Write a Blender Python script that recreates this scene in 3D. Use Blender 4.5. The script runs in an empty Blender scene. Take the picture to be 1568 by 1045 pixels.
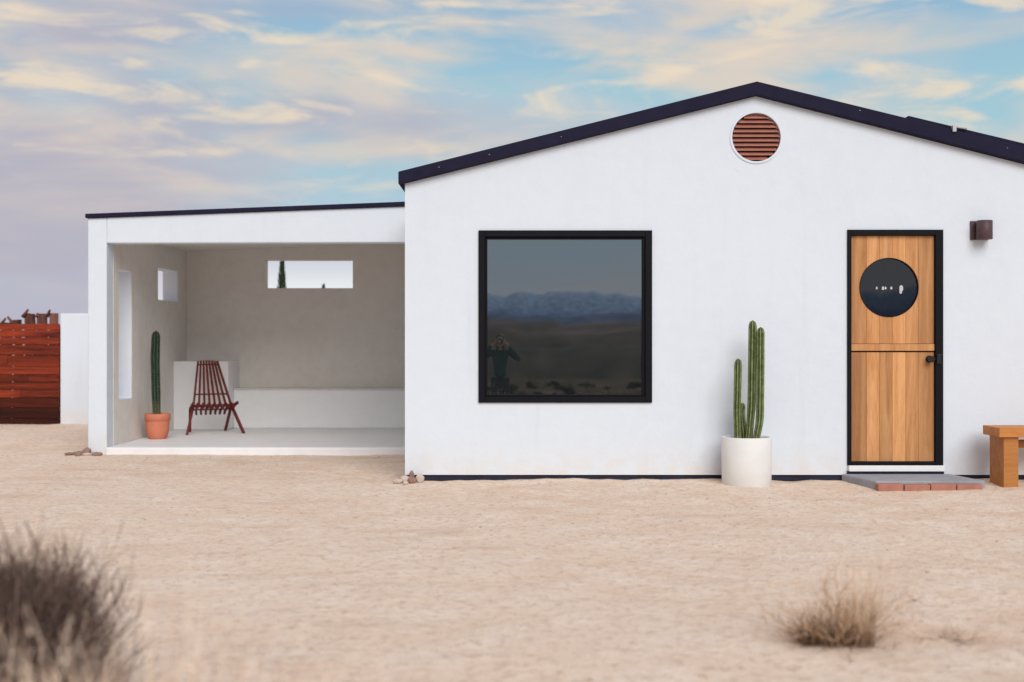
import bpy, bmesh, math, random
from mathutils import Vector, Matrix, noise as mn
R=math.radians
scene=bpy.context.scene
col=scene.collection

# ---------------------------------------------------------------- helpers
def group(name, loc=(0,0,0)):
    e=bpy.data.objects.new(name,None); e.location=loc; e.empty_display_size=.2
    col.objects.link(e); return e
def mobj(name, verts, faces, mat, parent=None, smooth=False):
    me=bpy.data.meshes.new(name); me.from_pydata([tuple(v) for v in verts],[],faces); me.update()
    ob=bpy.data.objects.new(name,me); col.objects.link(ob)
    if mat is not None:
        for m in (mat if isinstance(mat,(list,tuple)) else [mat]): me.materials.append(m)
    if parent is not None:
        ob.parent=parent; ob.location=-parent.location
    if smooth:
        for p in me.polygons: p.use_smooth=True
    return ob
def fixn(ob):
    bm=bmesh.new(); bm.from_mesh(ob.data); bmesh.ops.recalc_face_normals(bm,faces=bm.faces); bm.to_mesh(ob.data); bm.free()
def bev(ob,w,seg=2):
    m=ob.modifiers.new("bevel",'BEVEL'); m.width=w; m.segments=seg; m.limit_method='ANGLE'; m.angle_limit=R(35)
    return ob
def box(name,x0,x1,y0,y1,z0,z1,mat,parent=None,b=0):
    v=[(x0,y0,z0),(x1,y0,z0),(x1,y1,z0),(x0,y1,z0),(x0,y0,z1),(x1,y0,z1),(x1,y1,z1),(x0,y1,z1)]
    f=[(0,3,2,1),(4,5,6,7),(0,1,5,4),(1,2,6,5),(2,3,7,6),(3,0,4,7)]
    ob=mobj(name,v,f,mat,parent)
    if b: bev(ob,b)
    return ob
def prism(name,pts,y0,y1,mat,parent=None,b=0):
    n=len(pts)
    v=[(x,y0,z) for x,z in pts]+[(x,y1,z) for x,z in pts]
    f=[tuple(range(n)),tuple(range(2*n-1,n-1,-1))]+[(i,i+n,(i+1)%n+n,(i+1)%n) for i in range(n)]
    ob=mobj(name,v,f,mat,parent); fixn(ob)
    if b: bev(ob,b)
    return ob
def lathe(name,prof,c,mat,parent=None,seg=48,smooth=True):
    v=[];f=[]
    for r,z in prof:
        for i in range(seg):
            a=2*math.pi*i/seg; v.append((c[0]+r*math.cos(a),c[1]+r*math.sin(a),c[2]+z))
    for k in range(len(prof)-1):
        for i in range(seg):
            j=(i+1)%seg; f.append((k*seg+i,k*seg+j,(k+1)*seg+j,(k+1)*seg+i))
    f.append(tuple(range(seg-1,-1,-1))); n=(len(prof)-1)*seg; f.append(tuple(range(n,n+seg)))
    ob=mobj(name,v,f,mat,parent,smooth)
    if smooth:
        for p in ob.data.polygons: p.use_smooth = len(p.vertices)==4
    return ob
def ydisc(name,c,r,y0,y1,mat,parent=None,seg=64,rin=0):
    v=[];f=[]
    for y in (y0,y1):
        for i in range(seg):
            a=2*math.pi*i/seg; v.append((c[0]+r*math.cos(a),y,c[1]+r*math.sin(a)))
    if rin:
        for y in (y0,y1):
            for i in range(seg):
                a=2*math.pi*i/seg; v.append((c[0]+rin*math.cos(a),y,c[1]+rin*math.sin(a)))
        for i in range(seg):
            j=(i+1)%seg
            f+= [(i,j,seg+j,seg+i),(2*seg+i,3*seg+i,3*seg+j,2*seg+j),(i,2*seg+i,2*seg+j,j),(seg+i,seg+j,3*seg+j,3*seg+i)]
    else:
        f=[tuple(range(seg)),tuple(range(2*seg-1,seg-1,-1))]+[(i,(i+1)%seg,seg+(i+1)%seg,seg+i) for i in range(seg)]
    ob=mobj(name,v,f,mat,parent); fixn(ob); return ob
def tube_geo(V,F,pts,rads,seg=8):
    base=len(V); n=len(pts)
    for k,p in enumerate(pts):
        p=Vector(p)
        t=(Vector(pts[min(k+1,n-1)])-Vector(pts[max(k-1,0)])).normalized()
        a=t.cross(Vector((0,0,1)))
        if a.length<.05: a=t.cross(Vector((0,1,0)))
        a.normalize(); b=t.cross(a)
        for i in range(seg):
            th=2*math.pi*i/seg; V.append(p+a*math.cos(th)*rads[k]+b*math.sin(th)*rads[k])
    for k in range(n-1):
        for i in range(seg):
            j=(i+1)%seg; F.append((base+k*seg+i,base+k*seg+j,base+(k+1)*seg+j,base+(k+1)*seg+i))
    F.append(tuple(base+i for i in range(seg-1,-1,-1))); F.append(tuple(base+(n-1)*seg+i for i in range(seg)))
def tube(name,pts,rads,mat,parent=None,seg=10):
    V=[];F=[]; tube_geo(V,F,pts,rads,seg); o=mobj(name,V,F,mat,parent,True); fixn(o); return o
def cut(ob,cutters):
    for c in cutters:
        m=ob.modifiers.new("b",'BOOLEAN'); m.operation='DIFFERENCE'; m.object=c; m.solver='EXACT'
    bpy.context.view_layer.update()
    dg=bpy.context.evaluated_depsgraph_get()
    me=bpy.data.meshes.new_from_object(ob.evaluated_get(dg))
    ob.modifiers.clear(); ob.data=me
    for c in cutters: bpy.data.objects.remove(c)
    return ob

# ---------------------------------------------------------------- materials
def newmat(name):
    m=bpy.data.materials.new(name); m.use_nodes=True; nt=m.node_tree
    return m,nt,nt.nodes,nt.links,nt.nodes['Principled BSDF']
def nz(nt,scale,detail=5,rough=.55,vec=None,dist=0):
    n=nt.nodes.new('ShaderNodeTexNoise'); n.inputs['Scale'].default_value=scale; n.inputs['Detail'].default_value=detail
    n.inputs['Roughness'].default_value=rough; n.inputs['Distortion'].default_value=dist
    if vec is not None: nt.links.new(vec,n.inputs['Vector'])
    return n.outputs['Fac']
def objvec(nt,scale=(1,1,1)):
    t=nt.nodes.new('ShaderNodeTexCoord'); m=nt.nodes.new('ShaderNodeMapping'); m.inputs['Scale'].default_value=scale
    nt.links.new(t.outputs['Object'],m.inputs['Vector']); return m.outputs['Vector']
def ramp(nt,fac,stops,interp='LINEAR'):
    r=nt.nodes.new('ShaderNodeValToRGB'); r.color_ramp.interpolation=interp
    e=r.color_ramp.elements
    while len(e)<len(stops): e.new(.5)
    for i,(p,c) in enumerate(stops):
        e[i].position=p; e[i].color=(c[0],c[1],c[2],1) if isinstance(c,(tuple,list)) else (c,c,c,1)
    nt.links.new(fac,r.inputs['Fac']); return r.outputs['Color']
def mix(nt,fac,a,b,mode='MIX'):
    m=nt.nodes.new('ShaderNodeMix'); m.data_type='RGBA'; m.blend_type=mode
    for s,v in ((m.inputs[0],fac),(m.inputs[6],a),(m.inputs[7],b)):
        if hasattr(v,'links'): nt.links.new(v,s)
        elif isinstance(v,(tuple,list)): s.default_value=(v[0],v[1],v[2],1)
        else: s.default_value=v if s==m.inputs[0] else (v,v,v,1)
    return m.outputs[2]
def math_(nt,op,a,b=None,clamp=False):
    m=nt.nodes.new('ShaderNodeMath'); m.operation=op; m.use_clamp=clamp
    for s,v in zip(m.inputs,(a,b)):
        if v is None: continue
        if hasattr(v,'links'): nt.links.new(v,s)
        else: s.default_value=v
    return m.outputs[0]
def mrange(nt,v,a,b,c=0,d=1,smooth=True):
    m=nt.nodes.new('ShaderNodeMapRange'); m.interpolation_type='SMOOTHSTEP' if smooth else 'LINEAR'
    nt.links.new(v,m.inputs[0])
    for i,x in zip((1,2,3,4),(a,b,c,d)): m.inputs[i].default_value=x
    return m.outputs[0]
def bump(nt,b,h,strength,dist):
    n=nt.nodes.new('ShaderNodeBump'); n.inputs['Strength'].default_value=strength; n.inputs['Distance'].default_value=dist
    nt.links.new(h,n.inputs['Height']); nt.links.new(n.outputs['Normal'],b.inputs['Normal'])

def stucco(name,c,var=.04,warm=None,rough=.9,bs=.25,lo=.12,hi=.42,streak=0):
    m,nt,N,L,b=newmat(name); v=objvec(nt)
    big=nz(nt,1.1,5,.6,objvec(nt,(1,1,.6))); mid=nz(nt,7,4,.6,v); fine=nz(nt,70,3,.6,v)
    c2=warm or tuple(x*(1-var) for x in c)
    f=math_(nt,'MULTIPLY',big,mid); f=mrange(nt,f,lo,hi)
    cc=mix(nt,f,c,c2)
    if streak:
        st=nz(nt,1,4,.6,objvec(nt,(7,7,.5))); cc=mix(nt,mrange(nt,st,.55,.8,0,streak),cc,tuple(x*.86 for x in c))
        s=N.new('ShaderNodeSeparateXYZ'); L.new(v,s.inputs[0])
        d=math_(nt,'MULTIPLY',mrange(nt,s.outputs[2],.40,.03),mrange(nt,mid,.35,.65,.10,.4))
        cc=mix(nt,d,cc,(.72,.62,.52))
    L.new(cc,b.inputs['Base Color']); b.inputs['Roughness'].default_value=rough
    b.inputs['Specular IOR Level'].default_value=.15
    h=math_(nt,'ADD',math_(nt,'MULTIPLY',mid,1.0),math_(nt,'MULTIPLY',fine,.3))
    bump(nt,b,h,bs,.02); return m
M_white=stucco('white_stucco',(.685,.745,.82),.03,bs=.18,streak=.35)
M_plaster=stucco('porch_plaster',(.79,.755,.71),.08,(.70,.66,.61),bs=.18,lo=.1,hi=.5)
M_porchw=stucco('porch_white',(.82,.82,.825),.04,bs=.15)
M_floor=stucco('porch_floor_paint',(.80,.80,.81),.07,rough=.55,bs=.08)
M_conc=stucco('concrete',(.36,.37,.41),.2,bs=.4)
M_planter=stucco('planter_white',(.75,.755,.745),.06,rough=.8,bs=.12)
M_found=stucco('foundation_black',(.03,.032,.055),.3)

def plain(name,c,rough=.5,metal=0,var=.25,scale=12,bs=.1,spec=.5):
    m,nt,N,L,b=newmat(name); v=objvec(nt); n=nz(nt,scale,4,.6,v)
    L.new(mix(nt,n,tuple(x*(1-var) for x in c),tuple(min(1,x*(1+var)) for x in c)),b.inputs['Base Color'])
    b.inputs['Roughness'].default_value=rough; b.inputs['Metallic'].default_value=metal; b.inputs['Specular IOR Level'].default_value=spec
    if bs: bump(nt,b,nz(nt,scale*5,3,.6,v),bs,.004)
    return m
M_roof=plain('roof_black',(.016,.015,.036),.85,0,.35,6,.1,.12)
M_frame=plain('frame_black',(.006,.006,.009),.6,0,.2,10,.03,.12)
M_louver=plain('louver_redbrown',(.40,.16,.12),.7,0,.25,20,.1,.2)
M_darkin=plain('interior_dark',(.02,.018,.022),.9)
M_bronze=plain('bronze',(.085,.048,.055),.5,0,.3,25,.1,.3)
M_metal=plain('galvanised',(.45,.45,.48),.5,.3)
M_knob=plain('knob_black',(.01,.01,.012),.4,spec=.3)
M_terra=plain('terracotta',(.60,.20,.12),.85,0,.18,14,spec=.2)
M_soil=plain('potting_soil',(.10,.07,.05),.95,0,.5,40,.5)
M_brick=plain('paver_red',(.40,.18,.135),.9,0,.3,12,.3,.2)
M_rock=plain('rock',(.30,.19,.15),.95,0,.4,20,.5,.2)
M_rock2=plain('rock_pale',(.55,.46,.40),.95,0,.35,20,.5,.2)
M_cloth=plain('clothes_teal',(.022,.05,.05),.9)
M_trous=plain('trousers',(.03,.03,.035),.9)
M_skin=plain('skin',(.42,.24,.18),.55,0,.06,20,0)
M_hair=plain('hair',(.05,.03,.02),.6,0,.3,60)
M_chair=plain('chair_redwood',(.14,.018,.015),.6,0,.5,9,.1,.25)

def wood(name,c1,c2,axis='z',rough=.55,ring=9,lo=.55,hi=1.35):
    m,nt,N,L,b=newmat(name)
    sc={'z':(1,1,.08),'x':(.08,1,1),'y':(1,.08,1)}[axis]
    v=objvec(nt,sc)
    a=N.new('ShaderNodeAttribute'); a.attribute_name='tint'
    add=N.new('ShaderNodeVectorMath'); add.operation='ADD'
    L.new(v,add.inputs[0]); sm=N.new('ShaderNodeVectorMath'); sm.operation='SCALE'; sm.inputs['Scale'].default_value=7
    L.new(a.outputs['Color'],sm.inputs[0]); L.new(sm.outputs[0],add.inputs[1])
    g=nz(nt,ring,5,.6,add.outputs[0],1.2); fg=nz(nt,ring*14,3,.6,add.outputs[0])
    f=math_(nt,'ADD',math_(nt,'MULTIPLY',g,.85),math_(nt,'MULTIPLY',fg,.3))
    cc=ramp(nt,f,[(.36,c1),(.55,tuple((x+y)/2 for x,y in zip(c1,c2))),(.74,c2)])
    sep=N.new('ShaderNodeSeparateColor'); L.new(a.outputs['Color'],sep.inputs[0])
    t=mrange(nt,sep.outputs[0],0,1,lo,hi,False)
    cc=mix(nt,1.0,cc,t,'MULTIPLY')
    L.new(cc,b.inputs['Base Color']); b.inputs['Roughness'].default_value=rough; b.inputs['Specular IOR Level'].default_value=.25
    bump(nt,b,f,.15,.004); return m
def tint(ob,t):
    at=ob.data.color_attributes.new('tint','FLOAT_COLOR','CORNER')
    for p in ob.data.polygons:
        for li in p.loop_indices: at.data[li].color=(t,(t*7.3)%1,(t*3.7)%1,1)
M_door=wood('door_oak',(.66,.35,.15),(.42,.18,.065),lo=.60,hi=1.25)
M_bench=wood('bench_oak',(.56,.26,.075),(.38,.13,.032),'x')
M_fence=wood('fence_redwood',(.46,.065,.018),(.09,.012,.008),'x',.8,5,.06,1.15)
M_log=wood('log',(.20,.085,.06),(.06,.02,.018),'z',.8)

def glassmat(name,refl,tintc=(.88,.97,1.0),under=(.006,.010,.011)):
    m,nt,N,L,b=newmat(name)
    b.inputs['Base Color'].default_value=(*under,1); b.inputs['Roughness'].default_value=.3; b.inputs['Specular IOR Level'].default_value=.1
    g=N.new('ShaderNodeBsdfGlossy'); g.inputs['Roughness'].default_value=.0; g.inputs['Color'].default_value=(*tintc,1)
    fr=N.new('ShaderNodeFresnel'); fr.inputs['IOR'].default_value=1.5
    f=math_(nt,'ADD',fr.outputs[0],refl,True)
    ms=N.new('ShaderNodeMixShader'); L.new(f,ms.inputs[0]); L.new(b.outputs[0],ms.inputs[1]); L.new(g.outputs[0],ms.inputs[2])
    L.new(ms.outputs[0],N['Material Output'].inputs[0]); return m
M_glass=glassmat('window_glass',.22)
def glass2(name):
    m,nt,N,L,b=newmat(name); N.remove(b)
    tr=N.new('ShaderNodeBsdfTransparent'); tr.inputs['Color'].default_value=(.55,.58,.62,1)
    g=N.new('ShaderNodeBsdfGlossy'); g.inputs['Roughness'].default_value=.02
    ms=N.new('ShaderNodeMixShader'); ms.inputs[0].default_value=.07
    L.new(tr.outputs[0],ms.inputs[1]); L.new(g.outputs[0],ms.inputs[2]); L.new(ms.outputs[0],N['Material Output'].inputs[0]); return m
M_glass2=glass2('door_glass')
def emit(name,c,s):
    m,nt,N,L,b=newmat(name); b.inputs['Emission Color'].default_value=(*c,1); b.inputs['Emission Strength'].default_value=s; return m
M_bulb=emit('bulb',(1,.8,.68),2.2)

def attrmat(name,rough=.9,scale=30):
    m,nt,N,L,b=newmat(name)
    a=N.new('ShaderNodeAttribute'); a.attribute_name='col'
    n=nz(nt,scale,3,.6,objvec(nt)); k=mrange(nt,n,.3,.7,.7,1.25)
    L.new(mix(nt,1.0,a.outputs['Color'],k,'MULTIPLY'),b.inputs['Base Color']); b.inputs['Roughness'].default_value=rough
    b.inputs['Specular IOR Level'].default_value=.15
    return m
M_twig=attrmat('dry_twigs'); M_cactus=attrmat('cactus_skin',.65,25); M_leaf=attrmat('foliage',.9); M_hill=attrmat('hill_soil_haze',1,.06)
def setcol(ob,vc):
    at=ob.data.color_attributes.new('col','FLOAT_COLOR','POINT')
    for i,c in enumerate(vc): at.data[i].color=(c[0],c[1],c[2],1)

# ---------------------------------------------------------------- ground
def gz(x,y):
    z=0.0
    if y<-6.2:
        t=-6.2-y
        z-= .35*(1-math.exp(-(t/3.2)**2)) + .02*max(0,t-6)
        z=max(z,-3.5)
    k=max(0,1-abs(y+4)/60)*max(0,1-abs(x)/60)
    z+= .022*mn.noise(Vector((x*.5,y*.5,0)))*k + .014*mn.noise(Vector((x*1.9,y*1.9,3)))*k+.008*mn.noise(Vector((x*6,y*6,3)))*k
    d=max(0,1-abs(y+.02)/.5)
    if d>0 and -1.2<x<7: z+= d*(.022*mn.noise(Vector((x*1.3,4,0)))+.014*mn.noise(Vector((x*4.5,9,0)))+.004)
    return z
def axis():
    a=[]; v=0; step=.08
    while v<9: a.append(v); v+=step
    while v<4500: a.append(v); step*=1.16; v+=step
    return sorted(set([-q for q in a]+a))
xs=[q for q in axis()]; ys=[q-3.0 for q in axis()]
V=[(x,y,gz(x,y)) for y in ys for x in xs]; nx=len(xs)
F=[(j*nx+i,j*nx+i+1,(j+1)*nx+i+1,(j+1)*nx+i) for j in range(len(ys)-1) for i in range(nx-1)]
m,nt,N,L,b=newmat('desert_sand'); v=objvec(nt)
big=nz(nt,.45,4,.6,v); mid=nz(nt,2.6,5,.68,v); fin=nz(nt,16,5,.78,v); sp=nz(nt,60,2,.6,v); tr=nz(nt,1.3,5,.7,objvec(nt,(.45,1.4,1)),.8)
c=mix(nt,mrange(nt,big,.35,.65),(.86,.695,.565),(.84,.645,.50))
c=mix(nt,mrange(nt,mid,.40,.66),c,(.90,.76,.64))
c=mix(nt,mrange(nt,tr,.50,.68,0,.65),c,(.74,.55,.42))
c=mix(nt,mrange(nt,fin,.48,.66,0,.7),c,(.60,.43,.325))
c=mix(nt,mrange(nt,sp,.63,.74,0,.5),c,(.42,.29,.22))
sx=N.new('ShaderNodeSeparateXYZ'); L.new(v,sx.inputs[0])
scr=mrange(nt,math_(nt,'ADD',sx.outputs[1],math_(nt,'MULTIPLY',nz(nt,.2,5,.7,v),10)),-9,-17)
scrub=ramp(nt,nz(nt,.5,6,.75,v),[(.4,(.05,.032,.022)),(.55,(.12,.075,.05)),(.68,(.40,.28,.20))])
c=mix(nt,scr,c,scrub)
L.new(c,b.inputs['Base Color']); b.inputs['Roughness'].default_value=1; b.inputs['Specular IOR Level'].default_value=.05
h=math_(nt,'ADD',math_(nt,'MULTIPLY',mid,1.0),math_(nt,'MULTIPLY',fin,.8)); bump(nt,b,h,.8,.045)
ground=mobj('desert_ground',V,F,m,None,True)

random.seed(4)
V=[];F=[]
ico=bmesh.new(); bmesh.ops.create_icosphere(ico,subdivisions=1,radius=1); iv=[x.co.copy() for x in ico.verts]; ifc=[[q.index for q in f.verts] for f in ico.faces]; ico.free()
def stone(V,F,x,y,z,sx_,sy_,sz_):
    bs=len(V); r=random.random()*6
    for q in iv:
        k=1+.35*mn.noise(q*1.3+Vector((x*9,y*9,r)))
        p=Vector((q.x*sx_*k,q.y*sy_*k,q.z*sz_*k)); p.rotate(Matrix.Rotation(r,3,'Z')); V.append((x+p.x,y+p.y,z+p.z))
    for f in ifc: F.append(tuple(bs+i for i in f))
for i in range(4200):
    y=random.uniform(-8,8); x=random.uniform(-9,6.5)
    if y>-.1 and x>-1.05: continue
    if y>2.4 and x>-4.85: continue
    if mn.noise(Vector((x*.7,y*.7,8)))<-.15: continue
    s=random.choice([.003,.004,.005,.005,.006,.008,.011])*random.uniform(.7,1.3)
    stone(V,F,x,y,gz(x,y)+s*.1,s*1.5,s,s*.55)
M_grav=plain('gravel_stone',(.55,.40,.31),1,0,.45,9,0,.1)
mobj('gravel',V,F,M_grav)
def rockpile(name,items,z=0):
    g=group(name,(items[0][0],items[0][1],0))
    for i,(x,y,a,b_,c_,mt) in enumerate(items):
        V=[];F=[]; stone(V,F,x,y,gz(x,y)+c_*.6,a,b_,c_); o=mobj('rock_%d'%(i+1),V,F,mt,g); bev(o,.006,1)
rockpile('rock_pile',[(-4.82,2.50,.10,.07,.028,M_rock),(-4.62,2.47,.09,.05,.025,M_rock),(-4.70,2.42,.07,.06,.02,M_rock2),(-4.57,2.38,.06,.05,.018,M_rock),(-4.73,2.50,.07,.05,.055,M_rock),(-4.90,2.42,.07,.04,.02,M_rock),(-4.78,2.36,.06,.04,.018,M_rock)])
rockpile('rock_pile',[(-.97,-.08,.07,.05,.045,M_rock2),(-.90,-.16,.05,.045,.04,M_rock),(-.83,-.10,.045,.05,.05,M_rock2),(-1.03,-.14,.05,.05,.03,M_rock2),(-.95,-.22,.03,.03,.02,M_rock2),(-.91,-.06,.03,.03,.07,M_rock)])

# ---------------------------------------------------------------- main house
H=group('white_stucco_house',(2.2,4,0))
RX,RZ=2.22,3.50
XR=6.1
zl=2.705; zr=RZ-.2535*(XR-RX)
body=prism('walls',[(-.976,.05),(XR,.05),(XR,zr),(RX,RZ),(-.976,zl)],0,9,M_white,H)
c1=box('c',-.304,1.274,-.5,.10,.71,2.276,None); c2=box('c',3.054,3.923,-.5,.09,.139,2.282,None)
c3=ydisc('c',(2.226,3.127),.222,-.5,.12,None); c4=box('c',3.1,3.87,.05,1.6,.3,2.2,None)
cut(body,[c1,c2,c3,c4]); bev(body,.012,2)
box('foundation',-.955,XR-.02,.022,8.98,-.3,.05,M_found,H)
box('room_back',3.11,3.86,1.55,1.59,.31,2.19,M_darkin,H)
box('room_left',3.101,3.12,.12,1.54,.31,2.19,M_darkin,H); box('room_right',3.85,3.869,.12,1.54,.31,2.19,M_darkin,H)
box('room_floor',3.121,3.849,.12,1.54,.301,.32,M_darkin,H); box('room_ceiling',3.121,3.849,.12,1.54,2.18,2.199,M_darkin,H)
for i,(bx,bz,r) in enumerate([(3.50,1.778,.009),(3.56,1.776,.012),(3.585,1.778,.009),(3.64,1.778,.010),(3.735,1.776,.020),(3.73,1.742,.013)]):
    lathe('bulb_%d'%(i+1),[(r*.5,-r*1.3),(r*.9,-r*.8),(r*.8,r*.8),(r*.4,r*1.4)],(bx,.6,bz),M_bulb,H,12)
roofpts=[(-1.03,zl-.012),(RX,RZ+.002),(XR+.1,zr-.02),(XR+.1,zr+.13),(RX,RZ+.122),(-1.03,zl+.10)]
prism('roof',roofpts,-.07,9.08,M_roof,H,.006)
def rl(x): return RZ+.124-.2535*(x-RX)
prism('upper_roofing',[(3.577,rl(3.577)+.012),(XR+.05,rl(XR+.05)+.03),(XR+.05,rl(XR+.05)+.08),(3.60,rl(3.60)+.042)],-.04,6,M_roof,H,.004)
box('roof_bracket',3.985,4.02,-.09,-.03,rl(4)-.01,rl(4)+.05,M_metal,H,.004)
tube('roof_bracket_rod',[(3.99,-.08,rl(4)+.04),(4.12,-.06,rl(4.1)+.045)],[.008,.008],M_metal,H)
random.seed(9)
for i in range(5):
    x=random.choice([random.uniform(-.9,2),random.uniform(2.4,4.6)]); z=(zl+.06+(RZ-zl)*(x+.976)/(RX+.976)) if x<RX else (RZ+.09-.2535*(x-RX))
    box('roof_nail_%d'%(i+1),x,x+random.uniform(.006,.012),-.073,-.069,z,z+.004,M_metal,H)
ydisc('vent_ring',(2.226,3.127),.240,-.010,.006,M_white,H,64,.221)
ydisc('vent_back',(2.226,3.127),.2205,.10,.115,M_darkin,H)
for i in range(10):
    z=3.127-.19+i*.042; w=math.sqrt(max(0,.2205**2-(z-3.127)**2))-.004
    v=[(2.226-w,.004,z-.016),(2.226+w,.004,z-.016),(2.226+w,.04,z+.016),(2.226-w,.04,z+.016)]
    v+=[(a,b_+.004,c_+.006) for a,b_,c_ in v]
    o=mobj('vent_louver_%d'%(i+1),v,[(0,1,2,3),(7,6,5,4),(0,4,5,1),(1,5,6,2),(2,6,7,3),(3,7,4,0)],M_louver,H); fixn(o)
def frame(pref,x0,x1,z0,z1,wl,wr,wb,wt,y0,y1,mat,p,b=.004):
    box(pref+'_left',x0,x0+wl,y0,y1,z0,z1,mat,p,b); box(pref+'_right',x1-wr,x1,y0,y1,z0,z1,mat,p,b)
    box(pref+'_sill',x0+wl,x1-wr,y0,y1,z0,z0+wb,mat,p,b); box(pref+'_head',x0+wl,x1-wr,y0,y1,z1-wt,z1,mat,p,b)
frame('window_frame',-.305,1.275,.709,2.277,.058,.062,.055,.058,-.022,.06,M_frame,H)
frame('window_sash',-.246,1.212,.765,2.218,.02,.026,.018,.02,.0,.055,M_frame,H)
box('window_glass',-.225,1.185,.03,.042,.784,2.197,M_glass,H)
frame('door_frame',3.053,3.924,.139,2.283,.036,.07,.0301,.05,-.02,.075,M_frame,H,.003)
random.seed(12)
dx0,dx1=3.09,3.852
edges=[0,.19,.345,.50,.66,.81,1.0]
tl=[.25,.85,.42,.95,.62,.40]; tu=[.45,.9,.55,.92,.7,.35]
glass_c=(3.44,1.758)
for half,(z0,z1,tt) in enumerate([(.172,1.168,tl),(1.245,2.231,tu)]):
    for i in range(6):
        g_=.0007
        x0=dx0+(dx1-dx0)*edges[i]+g_; x1=dx0+(dx1-dx0)*edges[i+1]-g_
        p=box('door_plank_%d'%(half*6+i+1),x0,x1,.018,.06,z0,z1,M_door,H)
        if half==1:
            cc=ydisc('c',glass_c,.268,-.2,.3,None); cut(p,[cc])
            p.data.materials.clear(); p.data.materials.append(M_door)
        tint(p,tt[i]); bev(p,.0015,1)
o=box('door_mid_rail',dx0,dx1,.004,.06,1.180,1.242,M_door,H,.004); tint(o,.7)
box('door_shelf',dx0,dx1,.012,.06,1.171,1.178,M_frame,H)
ydisc('door_porthole_ring',glass_c,.271,.014,.03,M_frame,H,64,.264)
ydisc('door_porthole_glass',glass_c,.2675,.032,.038,M_glass2,H)
ydisc('door_knob_rose',(3.805,1.105),.032,.005,.018,M_knob,H,24)
ydisc('door_knob_stem',(3.805,1.105),.012,-.03,.005,M_knob,H,16)
ydisc('door_knob',(3.805,1.105),.030,-.058,-.03,M_knob,H,24)
box('deadbolt_plate',3.862,3.905,-.032,-.0205,1.06,1.15,M_knob,H,.003)
box('door_threshold',3.06,3.93,-.045,.02,.085,.138,M_porchw,H,.006)
box('door_sill_black',3.05,3.93,-.02,.01,.05,.084,M_found,H)
Wl=group('wall_lamp',(4.256,0,2.27))
box('backplate',4.172,4.34,-.02,.0,2.19,2.362,M_bronze,Wl,.004)
lathe('shade',[(.068,-.085),(.07,-.083),(.07,.083),(.066,.085)],(4.272,-.088,2.275),M_bronze,Wl,32)
box('arm',4.24,4.30,-.05,-.02,2.25,2.3,M_bronze,Wl,.004)

# ---------------------------------------------------------------- door step
S=group('door_step',(3.5,-.3,0))
v=[(3.0,-.0),(3.14,-.60),(4.10,-.56),(3.99,-.0)]
o=mobj('step_slab',[(x,y,-.05) for x,y in v]+[(x,y,.06) for x,y in v],[(0,3,2,1),(4,5,6,7),(0,1,5,4),(1,2,6,5),(2,3,7,6),(3,0,4,7)],M_conc,S); fixn(o); bev(o,.012)
random.seed(2)
for i in range(4):
    x0=3.13+i*.225
    box('brick_%d'%(i+1),x0,x0+.218,-.71+.01*random.random(),-.605,-.04,.040+.006*random.random(),M_brick,S,.008)

# ---------------------------------------------------------------- porch
P=group('porch',(-2.8,4.2,0))
XL,XI,XRp=-4.755,-4.543,-.98
def rt(x): return 2.648+(x-XL)*(2.79-2.648)/(XRp-XL)
lw=prism('left_wall',[(XL,-.1),(XI,-.1),(XI,rt(XI)),(XL,rt(XL))],2.6,6.2,M_white,P)
a=box('c',-5.2,-4.2,3.01,3.51,.588,2.10,None); b_=box('c',-5.2,-4.2,4.60,5.56,1.80,2.215,None)
cut(lw,[a,b_]); bev(lw,.014,2)
bw=prism('back_wall',[(XI,-.1),(XRp,-.1),(XRp,rt(XRp)),(XI,rt(XI))],6.0,6.2,M_plaster,P)
a=box('c',-3.443,-2.222,5.5,6.7,2.008,2.399,None); cut(bw,[a]); bev(bw,.006,2)
sk=box('left_wall_plaster',XI,XI+.004,2.83,5.999,.08,2.52,M_plaster,P)
a=box('c',-5.2,-4.2,3.01,3.51,.588,2.10,None); b_=box('c',-5.2,-4.2,4.60,5.56,1.80,2.215,None); cut(sk,[a,b_])
prism('beam',[(XI,2.367),(XRp,2.375),(XRp,rt(XRp)),(XI,rt(XI))],2.6,2.8,M_white,P,.012)
prism('ceiling',[(XI,2.518),(XRp,2.66),(XRp,rt(XRp)-.001),(XI,rt(XI)-.001)],2.8,6.0,M_plaster,P)
prism('roof_edge',[(XL-.02,rt(XL-.02)),(XRp,rt(XRp)),(XRp,rt(XRp)+.048),(XL-.02,rt(XL-.02)+.046)],2.57,6.25,M_roof,P,.004)
box('floor_slab',XI,XRp,2.56,6.0,-.1,.08,M_floor,P,.012)
box('built_in_bench',-3.80,XRp,5.6,5.999,.08,.607,M_porchw,P,.015)
box('bench_seat_cap',-3.80,XRp,5.585,5.998,.607,.622,M_plaster,P,.004)
box('bench_arm_block',XI+.005,-3.80,5.3,5.998,.08,1.0,M_porchw,P,.015)

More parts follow.
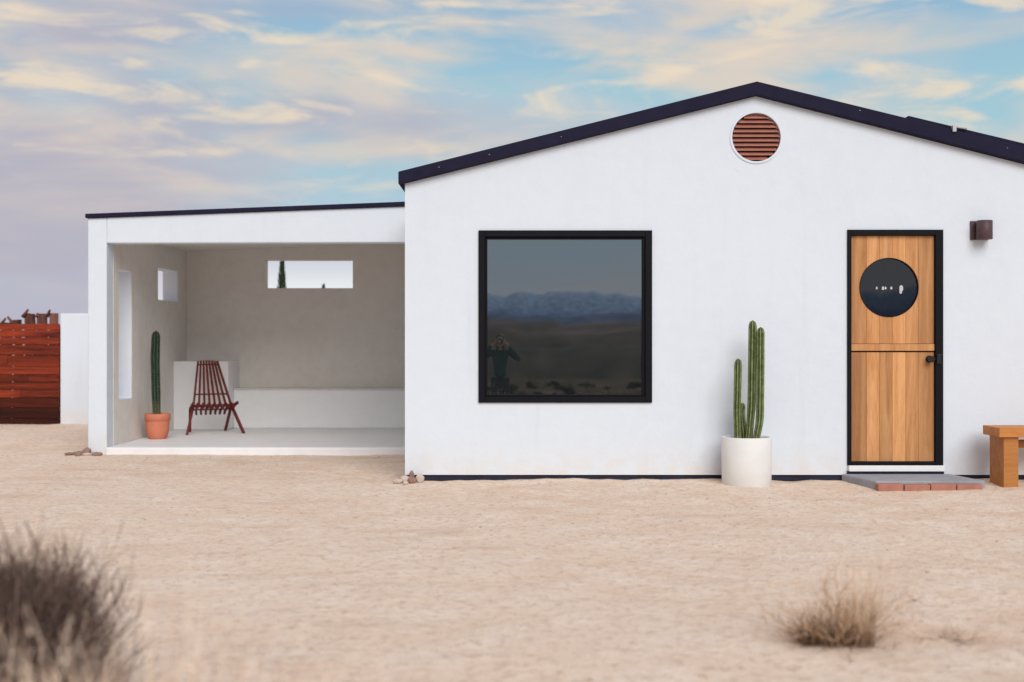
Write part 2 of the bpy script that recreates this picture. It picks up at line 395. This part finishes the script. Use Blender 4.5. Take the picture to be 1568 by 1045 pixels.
# ---------------------------------------------------------------- garden wall, fence
GW=group('garden_wall',(-6,7.7,0))
box('wall',-6.886,-4.9,7.6,7.8,-.1,1.69,M_white,GW,.015)
box('wall_return',-5.1,-4.9,7.8,12,-.1,1.66,M_white,GW,.015)
FN=group('wooden_fence',(-9,7.6,0))
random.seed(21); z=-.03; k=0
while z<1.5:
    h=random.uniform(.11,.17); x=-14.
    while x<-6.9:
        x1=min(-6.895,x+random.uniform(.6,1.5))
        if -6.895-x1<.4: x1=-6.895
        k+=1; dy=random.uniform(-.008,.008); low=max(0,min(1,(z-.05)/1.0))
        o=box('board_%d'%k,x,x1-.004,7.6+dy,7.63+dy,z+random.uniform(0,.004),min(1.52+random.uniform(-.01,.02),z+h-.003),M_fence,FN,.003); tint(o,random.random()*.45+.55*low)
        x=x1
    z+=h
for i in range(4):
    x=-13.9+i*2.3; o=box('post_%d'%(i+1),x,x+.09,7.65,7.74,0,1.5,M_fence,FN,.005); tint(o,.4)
LP=group('log_pile',(-8,8,0)); random.seed(5)
x=-9.5;i=0
while x<-6.98:
    r=random.uniform(.05,.10); h=random.uniform(1.55,1.70); i+=1
    o=tube('log_%d'%i,[(x,7.85,0),(x+.02,7.86,h*.6),(x+random.uniform(-.05,.05),7.86,h)],[r*1.1,r,r*.9],M_log,LP,9); tint(o,random.random())
    if random.random()<.5:
        o=tube('branch_%d'%i,[(x-.05,7.80,h-.06),(x+random.uniform(-.2,.2),7.80,h-.0+random.uniform(0,.07))],[.03,.016],M_log,LP,7); tint(o,random.random())
    x+=r*1.7+random.uniform(.0,.06)

# ---------------------------------------------------------------- cacti
def cactus_col(name,path,r,ribs,parent,seed,green=(.10,.16,.055),edge=(.46,.44,.22),amp=.24):
    random.seed(seed)
    pts=[Vector(p) for p in path]; n=60; res=[]
    cum=[0]
    for a,b_ in zip(pts,pts[1:]): cum.append(cum[-1]+(b_-a).length)
    for k in range(n+1):
        s=cum[-1]*(k/n)**.9
        for j in range(len(pts)-1):
            if s<=cum[j+1]+1e-9:
                res.append((pts[j].lerp(pts[j+1],(s-cum[j])/(cum[j+1]-cum[j])),s)); break
    V=[];F=[];C=[]; seg=ribs*6; tot=cum[-1]
    P_=[q[0] for q in res]
    for _ in range(12): P_=[P_[0]]+[(P_[i-1]+P_[i]*2+P_[i+1])/4 for i in range(1,len(P_)-1)]+[P_[-1]]
    m_=len(P_)
    for k in range(m_):
        s=res[k][1]; t=(P_[min(k+1,m_-1)]-P_[max(k-1,0)]).normalized()
        a=Vector((1,0,0)); a=(a-t*a.dot(t)).normalized(); b_=t.cross(a)
        e=max(0,(tot-s)/(r*1.8)); rr=r*(math.sqrt(max(0,1-(1-min(1,e))**2)) if e<1 else 1)
        rr=max(rr,.0015)
        rr*=(.86+.14*min(1,s/(tot*.3)))*(1+.05*mn.noise(Vector((s*6,seed,0))))
        for i in range(seg):
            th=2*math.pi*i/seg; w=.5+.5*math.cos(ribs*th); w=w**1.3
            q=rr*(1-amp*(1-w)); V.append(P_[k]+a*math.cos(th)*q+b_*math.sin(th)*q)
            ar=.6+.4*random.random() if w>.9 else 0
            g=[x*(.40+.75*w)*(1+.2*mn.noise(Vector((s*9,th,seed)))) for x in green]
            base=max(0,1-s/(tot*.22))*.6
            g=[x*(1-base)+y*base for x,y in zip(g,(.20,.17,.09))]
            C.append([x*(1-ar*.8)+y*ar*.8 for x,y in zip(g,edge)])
    for k in range(m_-1):
        for i in range(seg):
            j=(i+1)%seg; F.append((k*seg+i,k*seg+j,(k+1)*seg+j,(k+1)*seg+i))
    F.append(tuple((m_-1)*seg+i for i in range(seg)))
    for k in range(1,m_-1,2):
        for rb in range(ribs):
            c_=V[k*seg+rb*6]; out=(c_-P_[k]).normalized()
            for _ in range(3):
                d=(out+Vector((random.uniform(-.8,.8),random.uniform(-.8,.8),random.uniform(-.6,.6)))).normalized()
                b0=len(V); sd=d.cross(Vector((.3,.2,1))).normalized()*.0011
                V+= [c_+sd,c_-sd,c_+d*.018]; C+=[(.55,.48,.33)]*3; F.append((b0,b0+1,b0+2))
    o=mobj(name,V,F,M_cactus,parent,True); setcol(o,C); return o
PC=group('potted_cactus',(2.08,-.3,0))
cx,cy=2.08,-.3; pz=-.02
lathe('planter',[(.205,0),(.216,.012),(.219,.2),(.221,.435),(.215,.442),(.200,.442),(.194,.43),(.194,.37)],(cx,cy,pz),M_planter,PC,64)
lathe('soil',[(.193,.33),(.193,.375),(.1,.388)],(cx,cy,pz),M_soil,PC,32)
b0=pz+.36
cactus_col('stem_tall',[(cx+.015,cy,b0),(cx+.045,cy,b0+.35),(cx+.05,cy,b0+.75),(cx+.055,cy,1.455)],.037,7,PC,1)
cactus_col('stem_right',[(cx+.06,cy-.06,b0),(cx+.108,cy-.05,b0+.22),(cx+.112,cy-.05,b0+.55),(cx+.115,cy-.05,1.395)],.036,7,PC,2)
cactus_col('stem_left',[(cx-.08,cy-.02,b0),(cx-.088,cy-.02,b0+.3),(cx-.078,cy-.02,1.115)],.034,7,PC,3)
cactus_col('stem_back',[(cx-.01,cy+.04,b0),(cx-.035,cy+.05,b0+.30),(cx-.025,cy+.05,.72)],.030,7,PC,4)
PC2=group('potted_cactus',(-4.316,3.8,.08))
cx,cy=-4.316,3.8
lathe('pot',[(.10,0),(.112,.01),(.135,.1),(.142,.2),(.143,.225),(.152,.23),(.154,.30),(.148,.308),(.138,.305),(.134,.27)],(cx,cy,.08),M_terra,PC2,48)
lathe('soil',[(.133,.25),(.133,.275),(.05,.285)],(cx,cy,.08),M_soil,PC2,32)
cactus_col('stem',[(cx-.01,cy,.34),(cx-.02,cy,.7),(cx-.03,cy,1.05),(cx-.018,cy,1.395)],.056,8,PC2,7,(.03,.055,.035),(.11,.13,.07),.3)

# ---------------------------------------------------------------- stick chair
CH=group('folding_stick_chair',(-3.88,4.75,.08))
Mx=Matrix.Translation((-3.88,4.75,.08))@Matrix.Rotation(R(24),4,'Z')
V=[];F=[]
def bar(p0,p1,w,d,mid=None):
    pts=[p0]+( [mid] if mid else [])+[p1]; pts=[Vector(p) for p in pts]
    for a,b_ in zip(pts,pts[1:]):
        t=(b_-a).normalized(); s=Vector((1,0,0)); s=(s-t*s.dot(t)).normalized(); u=t.cross(s)
        a=a-t*.004; b_=b_+t*.004
        bs=len(V)
        for c_ in (a,b_):
            for i,j in ((-1,-1),(1,-1),(1,1),(-1,1)): V.append(Mx@(c_+s*i*w/2+u*j*d/2))
        for f in [(0,3,2,1),(4,5,6,7),(0,1,5,4),(1,2,6,5),(2,3,7,6),(3,0,4,7)]: F.append(tuple(bs+i for i in f))
nb=8
for i in range(nb):
    t_=i/(nb-1)-.5
    bar((t_*.25,.32,.93-.02*abs(t_)),(t_*.48,-.02,.36),.025,.032,(t_*.40,.10,.55))
    if i in(0,nb-1): bar((t_*.48,-.02,.36),(t_*.72,-.24,.0),.032,.040)
for i in range(nb-1):
    t_=(i+.5)/(nb-1)-.5
    bar((t_*.54,-.26,.35),(t_*.44,.10,.29),.025,.036,(t_*.50,-.16,.385))
    bar((t_*.44,.10,.29),(t_*.42,.13,.24),.025,.036)
for s in(-1,1):
    bar((s*.28,-.24,.40),(s*.26,.12,.31),.026,.038)
    bar((s*.26,.12,.31),(s*.23,.32,.0),.030,.040)
V2=[];F2=[]
for p0,p1 in [((-.13,.30,.88),(.13,.30,.88)),((-.22,.07,.50),(.22,.07,.50)),((-.26,-.03,.345),(.26,-.03,.345)),((-.28,-.17,.37),(.28,-.17,.37)),((-.26,.10,.30),(.26,.10,.30))]:
    tube_geo(V2,F2,[Mx@Vector(p0),Mx@Vector(p1)],[.010,.010],8)
bev(mobj('slats_and_legs',V,F,M_chair,CH),.003,1); mobj('cross_rods',V2,F2,M_chair,CH,True)

# ---------------------------------------------------------------- wooden bench
WB=group('wooden_bench',(4.9,-.35,0))
o=box('seat',4.22,5.65,-.56,-.18,.435,.517,M_bench,WB,.006); tint(o,.75)
for i,x in enumerate((4.27,5.45)):
    o=box('leg_%d'%(i+1),x,x+.13,-.53,-.21,-.03,.435,M_bench,WB,.005); tint(o,.45+.2*i)
o=box('stretcher',4.40,5.45,-.40,-.35,.33,.40,M_bench,WB,.004); tint(o,.35)

# ---------------------------------------------------------------- dry shrubs
def bush(name,c,rad,h,n,seed,dark,mid_,light,w=.003,spread=1.0,flat=0,fuzz=3,el0=8,irr=.35):
    random.seed(seed); V=[];F=[];C=[]
    cz=gz(c[0],c[1])
    for i in range(n):
        az=random.uniform(0,2*math.pi); up=random.random()**.6
        el=R(el0)+up*R(86-el0); L_=random.uniform(.5,1.0)
        if random.random()<.06: L_*=1.2
        d=Vector((math.cos(az)*math.cos(el)*rad*spread,math.sin(az)*math.cos(el)*rad,math.sin(el)*h))*L_
        d*=max(.25,1+irr*1.6*mn.noise(Vector((math.cos(az)*1.7+seed,math.sin(az)*1.7,el*1.8+seed*.37))))
        r0=rad*.25*math.sqrt(random.random()); a2=random.uniform(0,6.28)
        p=Vector((c[0]+r0*math.cos(a2),c[1]+r0*math.sin(a2),cz-.01))
        seg=5; side=Vector((random.uniform(-1,1),random.uniform(-1,1),random.uniform(-.3,.3))).normalized()
        tone=random.random(); pts=[]
        jit=Vector((0,0,0))
        for k in range(seg+1):
            t_=k/seg; jit+=Vector((random.uniform(-1,1),random.uniform(-1,1),random.uniform(-.6,.6)))*rad*.07
            q=p+d*t_+jit-Vector((0,0,1))*(t_*t_*flat*h); q.z=max(q.z,cz); pts.append(q)
        def strip(pts,w0,w1,tb,te):
            b0=len(V); m_=len(pts)
            for k,q in enumerate(pts):
                t_=k/(m_-1); ww=w0+(w1-w0)*t_; V.append(q+side*ww); V.append(q-side*ww)
                u=tb+(te-tb)*t_
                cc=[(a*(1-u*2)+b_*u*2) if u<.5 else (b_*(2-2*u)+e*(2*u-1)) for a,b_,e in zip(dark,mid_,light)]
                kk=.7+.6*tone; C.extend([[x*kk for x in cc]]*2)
            for k in range(m_-1): F.append((b0+2*k,b0+2*k+1,b0+2*k+3,b0+2*k+2))
        strip(pts,w,w*.35,0,.9)
        for _ in range(fuzz):
            k=random.randint(2,seg); q=pts[k]; dd=(d.normalized()+Vector((random.uniform(-1,1),random.uniform(-1,1),random.uniform(-.5,1)))).normalized()*rad*random.uniform(.12,.28)
            strip([q,q+dd*.5+Vector((0,0,.004)),q+dd],w*.5,w*.25,k/seg*.8,1.0)
    o=mobj(name,V,F,M_twig); setcol(o,C); return o
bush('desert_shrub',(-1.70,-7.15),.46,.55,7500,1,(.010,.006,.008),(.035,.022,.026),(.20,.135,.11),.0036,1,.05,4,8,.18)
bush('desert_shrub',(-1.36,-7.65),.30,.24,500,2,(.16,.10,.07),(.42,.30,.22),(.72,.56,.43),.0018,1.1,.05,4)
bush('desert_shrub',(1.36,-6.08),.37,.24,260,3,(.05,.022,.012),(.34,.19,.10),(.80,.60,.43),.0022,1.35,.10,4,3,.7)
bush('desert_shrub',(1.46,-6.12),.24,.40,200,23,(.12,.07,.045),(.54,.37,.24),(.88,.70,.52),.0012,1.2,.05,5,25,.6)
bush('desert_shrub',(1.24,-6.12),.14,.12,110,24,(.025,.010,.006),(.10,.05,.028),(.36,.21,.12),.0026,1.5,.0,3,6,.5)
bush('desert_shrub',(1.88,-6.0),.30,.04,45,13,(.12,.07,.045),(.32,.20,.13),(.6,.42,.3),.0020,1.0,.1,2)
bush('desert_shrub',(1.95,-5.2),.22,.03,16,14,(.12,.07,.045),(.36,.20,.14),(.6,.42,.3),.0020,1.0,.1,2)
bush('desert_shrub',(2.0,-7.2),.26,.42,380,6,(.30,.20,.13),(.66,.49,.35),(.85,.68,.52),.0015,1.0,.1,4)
def grass(name,c,rx,ry,h,n,seed,cols,w=.002):
    random.seed(seed); V=[];F=[];C=[]
    for i in range(n):
        a=random.uniform(0,6.28); r=math.sqrt(random.random()); x=c[0]+rx*r*math.cos(a); y=c[1]+ry*r*math.sin(a); z=gz(x,y)-.01
        hh=h*random.uniform(.55,1)*(1-.4*r*r)*(1+.35*mn.noise(Vector((x*5,y*5,seed)))); lean=Vector((random.gauss(0,.25),random.gauss(0,.2),0)); sd=Vector((random.uniform(-1,1),random.uniform(-.5,.5),0)).normalized()
        cc=random.choice(cols); b0=len(V)
        for k in range(5):
            t_=k/4; q=Vector((x,y,z))+Vector((0,0,hh*t_))+lean*hh*t_*t_; ww=w*(1-.6*t_)
            V.append(q+sd*ww);V.append(q-sd*ww); s=.65+.4*t_; C.extend([[x_*s for x_ in cc]]*2)
        for k in range(4): F.append((b0+2*k,b0+2*k+1,b0+2*k+3,b0+2*k+2))
        tip=V[-1]
        for _ in range(5):
            q=tip-(lean*hh*.3+Vector((0,0,hh)))*random.uniform(0,.18); d=Vector((random.gauss(0,.02),random.gauss(0,.02),random.uniform(.005,.035)))
            b0=len(V); V+= [q+sd*w*.9,q-sd*w*.9,q+d]; C+=[[x_*1.1 for x_ in cc]]*3; F.append((b0,b0+1,b0+2))
    o=mobj(name,V,F,M_twig); setcol(o,C)
tan=[(.82,.66,.52),(.88,.74,.60),(.72,.54,.40),(.50,.35,.27)]
grass('dry_grass',(-.78,-8.55),.46,.22,.86,650,31,tan,.0015)
grass('dry_grass',(-1.10,-8.1),.34,.20,.70,420,32,tan,.0014)
grass('dry_grass',(-.32,-8.7),.28,.14,.76,240,33,tan,.0014)
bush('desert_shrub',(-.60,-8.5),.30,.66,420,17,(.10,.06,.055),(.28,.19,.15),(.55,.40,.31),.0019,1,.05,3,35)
V=[];F=[];C=[]; random.seed(77)
for i in range(420):
    y=-random.uniform(17,60); x=random.uniform(-14,16)*(1+abs(y)/60); s=random.uniform(.12,.4); z=gz(x,y)
    tn=random.choice([(.06,.055,.035),(.12,.09,.06),(.50,.37,.25)])
    for _ in range(50):
        a=random.uniform(0,6.28); e=random.random(); p=Vector((x,y,z+.02)); d=Vector((math.cos(a)*(1-e*.6),math.sin(a)*(1-e*.6),.25+e*.6))*s
        sd=Vector((random.uniform(-1,1),random.uniform(-1,1),random.uniform(-1,1))).normalized()*s*.08
        b0=len(V); V+= [p,p+d*.7+sd,p+d,p+d*.7-sd]; C+=[tn]*4; F.append((b0,b0+1,b0+2,b0+3))
o=mobj('desert_scrub',V,F,M_leaf); setcol(o,C)

# ---------------------------------------------------------------- hills behind the viewpoint
def ridge(name,dist,h0,var,depth,c,c2,seed,sc,zb=-4,oct_=6):
    V=[];F=[];C=[]; n=520; rows=10
    for k in range(rows+1):
        for i in range(n+1):
            a=R(-75)+R(150)*i/n
            prof=h0+var*(mn.fractal(Vector((a*sc,seed,0)),.8,2,oct_))
            t_=k/rows; rr=dist+depth*(t_-.5)
            e=math.sin(min(1,t_*1.6)*math.pi/2)
            z=zb+(max(prof,0)-zb)*e*(1+.12*mn.noise(Vector((a*sc*3,t_*3,seed)))*(1-abs(e)))
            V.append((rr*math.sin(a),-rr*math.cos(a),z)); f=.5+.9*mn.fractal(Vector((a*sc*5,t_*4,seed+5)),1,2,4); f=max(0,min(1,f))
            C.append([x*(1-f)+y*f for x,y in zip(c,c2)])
    for k in range(rows):
        for i in range(n):
            b0=k*(n+1)+i; F.append((b0,b0+1,b0+n+2,b0+n+1))
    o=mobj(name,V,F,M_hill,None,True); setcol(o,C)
ridge('mountains',3800,150,44,700,(.38,.50,.70),(.34,.46,.66),3,14)  # far ridges, blue hills included: distance haze painted into the base colours
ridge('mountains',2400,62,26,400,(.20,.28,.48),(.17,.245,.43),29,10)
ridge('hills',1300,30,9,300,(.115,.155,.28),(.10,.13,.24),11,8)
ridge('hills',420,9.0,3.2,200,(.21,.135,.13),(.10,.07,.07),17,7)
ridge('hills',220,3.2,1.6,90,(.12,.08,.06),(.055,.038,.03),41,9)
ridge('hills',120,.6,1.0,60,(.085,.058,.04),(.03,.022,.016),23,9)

# ---------------------------------------------------------------- cypresses seen through the porch window
def cypress(name,x,y,h,w,seed):
    random.seed(seed); g=group(name,(x,y,0))
    tube('trunk',[(x,y,-.05),(x,y,h*.5),(x,y,h*.97)],[.06,.04,.01],M_log,g); V=[];F=[];C=[]
    for i in range(2600):
        t_=random.random(); z=.25+t_*(h-.25); rm=w*(1-t_)**.8*(.8+.3*mn.noise(Vector((z*3,seed,0))))+.01
        a=random.uniform(0,6.28); r=rm*math.sqrt(random.uniform(.2,1)); p=Vector((x+r*math.cos(a)+.03*t_*t_,y+r*math.sin(a),z))
        d=Vector((math.cos(a)*.4,math.sin(a)*.4,1))*random.uniform(.04,.09); sd=Vector((-math.sin(a),math.cos(a),0))*.014
        b0=len(V); V+= [p-sd,p+sd,p+d]; k=random.uniform(.6,1.3); C+=[(.035*k,.055*k,.03*k)]*3; F.append((b0,b0+1,b0+2))
    o=mobj('foliage',V,F,M_leaf,g); setcol(o,C)
cypress('cypress_tree',-4.64,13.6,2.95,.32,1)
cypress('cypress_tree',-3.83,13.7,2.36,.12,2)

# ---------------------------------------------------------------- photographer (seen in the window reflection)
PX,PY=-.22,-11.70; gzp=gz(PX,PY)
PG=group('photographer',(PX,PY,gzp))
def skin(name,verts,edges,rads,mat,root=0):
    me=bpy.data.meshes.new(name); me.from_pydata([(PX+a,PY+b_,gzp+c_) for a,b_,c_ in verts],edges,[]); me.update()
    ob=bpy.data.objects.new(name,me); col.objects.link(ob); ob.parent=PG; ob.location=-PG.location
    ob.modifiers.new('s','SKIN'); sv=me.skin_vertices[0].data
    for i,r in enumerate(rads): sv[i].radius=(r,r) if not isinstance(r,tuple) else r
    sv[root].use_root=True
    s=ob.modifiers.new('ss','SUBSURF'); s.levels=2; s.render_levels=2
    bpy.context.view_layer.update(); m2=bpy.data.meshes.new_from_object(ob.evaluated_get(bpy.context.evaluated_depsgraph_get()))
    ob.modifiers.clear(); m2.materials.clear(); m2.materials.append(mat); ob.data=m2
    for p in m2.polygons: p.use_smooth=True
    return ob
skin('top',[(0,0,.92),(0,0,1.08),(0,0,1.27),(0,0,1.38),(-.17,0,1.40),(.17,0,1.40),(-.36,.06,1.24),(.36,.06,1.24),(-.17,.20,1.52),(.17,.20,1.50),(0,.01,1.43)],
     [(0,1),(1,2),(2,3),(3,4),(3,5),(4,6),(5,7),(6,8),(7,9),(3,10)],[.14,.12,.145,.11,.065,.065,.048,.048,.036,.036,.055],M_cloth,0)
skin('legs',[(0,0,.90),(-.09,0,.84),(.09,0,.84),(-.11,.02,.47),(.11,.02,.47),(-.12,-.02,.10),(.12,-.02,.10)],[(0,1),(0,2),(1,3),(2,4),(3,5),(4,6)],[.13,.10,.10,.062,.062,.042,.042],M_trous,0)
skin('shoe_left',[(-.12,-.05,.05),(-.12,.16,.035)],[(0,1)],[.048,.036],M_knob); skin('shoe_right',[(.12,-.05,.05),(.12,.16,.035)],[(0,1)],[.048,.036],M_knob)
skin('neck',[(0,.01,1.40),(0,.03,1.50)],[(0,1)],[.052,.05],M_skin)
def ell(name,c,r,mat,seg=24):
    bm=bmesh.new(); bmesh.ops.create_uvsphere(bm,u_segments=seg,v_segments=seg//2,radius=1)
    for q in bm.verts: q.co=Vector((PX+c[0]+q.co.x*r[0],PY+c[1]+q.co.y*r[1],gzp+c[2]+q.co.z*r[2]))
    me=bpy.data.meshes.new(name); bm.to_mesh(me); bm.free(); me.materials.append(mat)
    for p in me.polygons: p.use_smooth=True
    o=bpy.data.objects.new(name,me); col.objects.link(o); o.parent=PG; o.location=-PG.location
ell('head',(0,.035,1.60),(.076,.096,.115),M_skin); ell('hair',(0,.005,1.63),(.09,.105,.11),M_hair); ell('hair_back',(0,-.05,1.50),(.08,.05,.14),M_hair)
ell('nose',(0,.135,1.585),(.012,.016,.02),M_skin,12); ell('ear_left',(-.078,.03,1.59),(.01,.02,.03),M_skin,12); ell('ear_right',(.078,.03,1.59),(.01,.02,.03),M_skin,12)
ell('eye_left',(-.03,.122,1.61),(.012,.01,.008),M_knob,12); ell('eye_right',(.03,.122,1.61),(.012,.01,.008),M_knob,12); ell('mouth',(0,.122,1.545),(.022,.008,.006),M_louver,12)
ox,oy,oz=PX,PY,gzp
box('camera_body',ox-.07,ox+.07,oy+.17,oy+.23,oz+1.56,oz+1.65,M_knob,PG,.008)
ydisc('camera_lens',(ox,oz+1.60),.038,oy+.23,oy+.33,M_knob,PG,32); ydisc('camera_lens_glass',(ox,oz+1.60),.03,oy+.331,oy+.333,M_glass,PG,32)
for s in(-1,1):
    nm='left' if s<0 else 'right'
    skin('hand_'+nm,[(s*.16,.20,1.52),(s*.11,.20,1.56),(s*.085,.21,1.60)],[(0,1),(1,2)],[.028,(.036,.02),(.034,.018)],M_skin)
    V=[];F=[]
    for k in range(4):
        z_=1.635-.02*k; l=[.85,1,.95,.75][k]
        tube_geo(V,F,[(ox+s*.085,oy+.215,oz+z_),(ox+s*.078,oy+.243,oz+z_),(ox+s*(.078-.045*l),oy+.246,oz+z_-.004)],[.009,.0085,.007],8)
    tube_geo(V,F,[(ox+s*.10,oy+.19,oz+1.56),(ox+s*.08,oy+.162,oz+1.575),(ox+s*.05,oy+.16,oz+1.585)],[.011,.010,.008],8)
    mobj('fingers_'+nm,V,F,M_skin,PG,True)

# ---------------------------------------------------------------- world
w=bpy.data.worlds.new("World"); scene.world=w; w.use_nodes=True; nt=w.node_tree; N=nt.nodes; L=nt.links
bg=N['Background']
sky=N.new('ShaderNodeTexSky'); sky.sky_type='NISHITA'; sky.sun_disc=False; sky.sun_elevation=R(34); sky.sun_rotation=R(165)
sky.air_density=1; sky.dust_density=.6
tc=N.new('ShaderNodeTexCoord'); G=tc.outputs['Generated']
sx=N.new('ShaderNodeSeparateXYZ'); L.new(G,sx.inputs[0]); X,Y,Z=sx.outputs
def mp(scale,rot=(0,0,0),loc=(0,0,0)):
    m=N.new('ShaderNodeMapping'); m.inputs['Scale'].default_value=scale; m.inputs['Rotation'].default_value=rot; m.inputs['Location'].default_value=loc
    L.new(G,m.inputs['Vector']); return m.outputs['Vector']
base=ramp(nt,Z,[(0,(.53,.57,.70)),(.05,(.48,.54,.69)),(.10,(.42,.57,.69)),(.15,(.38,.61,.69)),(.20,(.36,.59,.69)),(.27,(.27,.47,.66)),(.6,(.30,.45,.66)),(1,(.29,.42,.63))])
skyc=mix(nt,1.0,sky.outputs[0],.085,'MULTIPLY')
cc=mix(nt,.12,base,skyc)
n4=nz(nt,1,4,.5,mp((5,5,17),(0,R(8),0),(9,3,1)),.4)
cc=mix(nt,mrange(nt,n4,.40,.68,0,.55),cc,(.60,.59,.62))
n1=nz(nt,1,4,.5,mp((3.2,3.2,11),(0,R(6),0),(1.3,0,.2)),.3)
lav=math_(nt,'ADD',mrange(nt,X,.10,-.40),math_(nt,'MULTIPLY',math_(nt,'SUBTRACT',n1,.5),2.6))
lav=mrange(nt,lav,.15,1.05)
cc=mix(nt,math_(nt,'MULTIPLY',lav,.88),cc,(.47,.445,.525))
n2=nz(nt,1,5,.5,mp((6,6,23),(0,R(-9),0),(.7,2,.9)),.5)
n3=nz(nt,1,3,.5,mp((2.5,2.5,9),(0,R(-5),0),(5,1,3)),.2)
cr=math_(nt,'ADD',n2,math_(nt,'MULTIPLY',math_(nt,'SUBTRACT',n3,.5),.8))
crm=mrange(nt,cr,.42,.69)
crm=math_(nt,'MULTIPLY',crm,mrange(nt,Z,.07,.16,.15,.85))
cc=mix(nt,crm,cc,(.76,.645,.54))
n5=nz(nt,1,6,.58,mp((9,9,40),(0,R(-12),0),(3,7,2)),.5)
hl=math_(nt,'MULTIPLY',mrange(nt,n5,.50,.68,0,.8),mrange(nt,Z,.08,.16))
cc=mix(nt,hl,cc,(.86,.72,.55))
hz=math_(nt,'MULTIPLY',mrange(nt,Z,.085,.03),mrange(nt,X,-.34,-.2))
hz=math_(nt,'MULTIPLY',hz,mrange(nt,Y,0,.5))
cc=mix(nt,hz,cc,(.86,.89,.90))
sc=N.new('ShaderNodeVectorMath'); sc.operation='SCALE'; sc.inputs['Scale'].default_value=10; L.new(cc,sc.inputs[0])
L.new(sc.outputs[0],bg.inputs['Color']); bg.inputs['Strength'].default_value=.1

sl=bpy.data.lights.new('sun','SUN'); sl.energy=2.35; sl.angle=R(38); sl.color=(1,.965,.92)
so=bpy.data.objects.new('sun',sl); col.objects.link(so); so.location=(5,-20,20)
so.rotation_euler=Vector((-.22,.80,-.56)).to_track_quat('-Z','Y').to_euler()

cam=bpy.data.cameras.new('camera'); co=bpy.data.objects.new('camera',cam); col.objects.link(co)
co.location=(0,-11.3,1.27); co.rotation_euler=(R(90),0,0)
cam.lens=43.6; cam.sensor_width=36; cam.clip_end=9000; cam.clip_start=.05
cam.dof.use_dof=True; cam.dof.focus_distance=11.3; cam.dof.aperture_fstop=1.4
scene.camera=co
scene.view_settings.view_transform='Standard'; scene.view_settings.look='None'; scene.view_settings.exposure=0
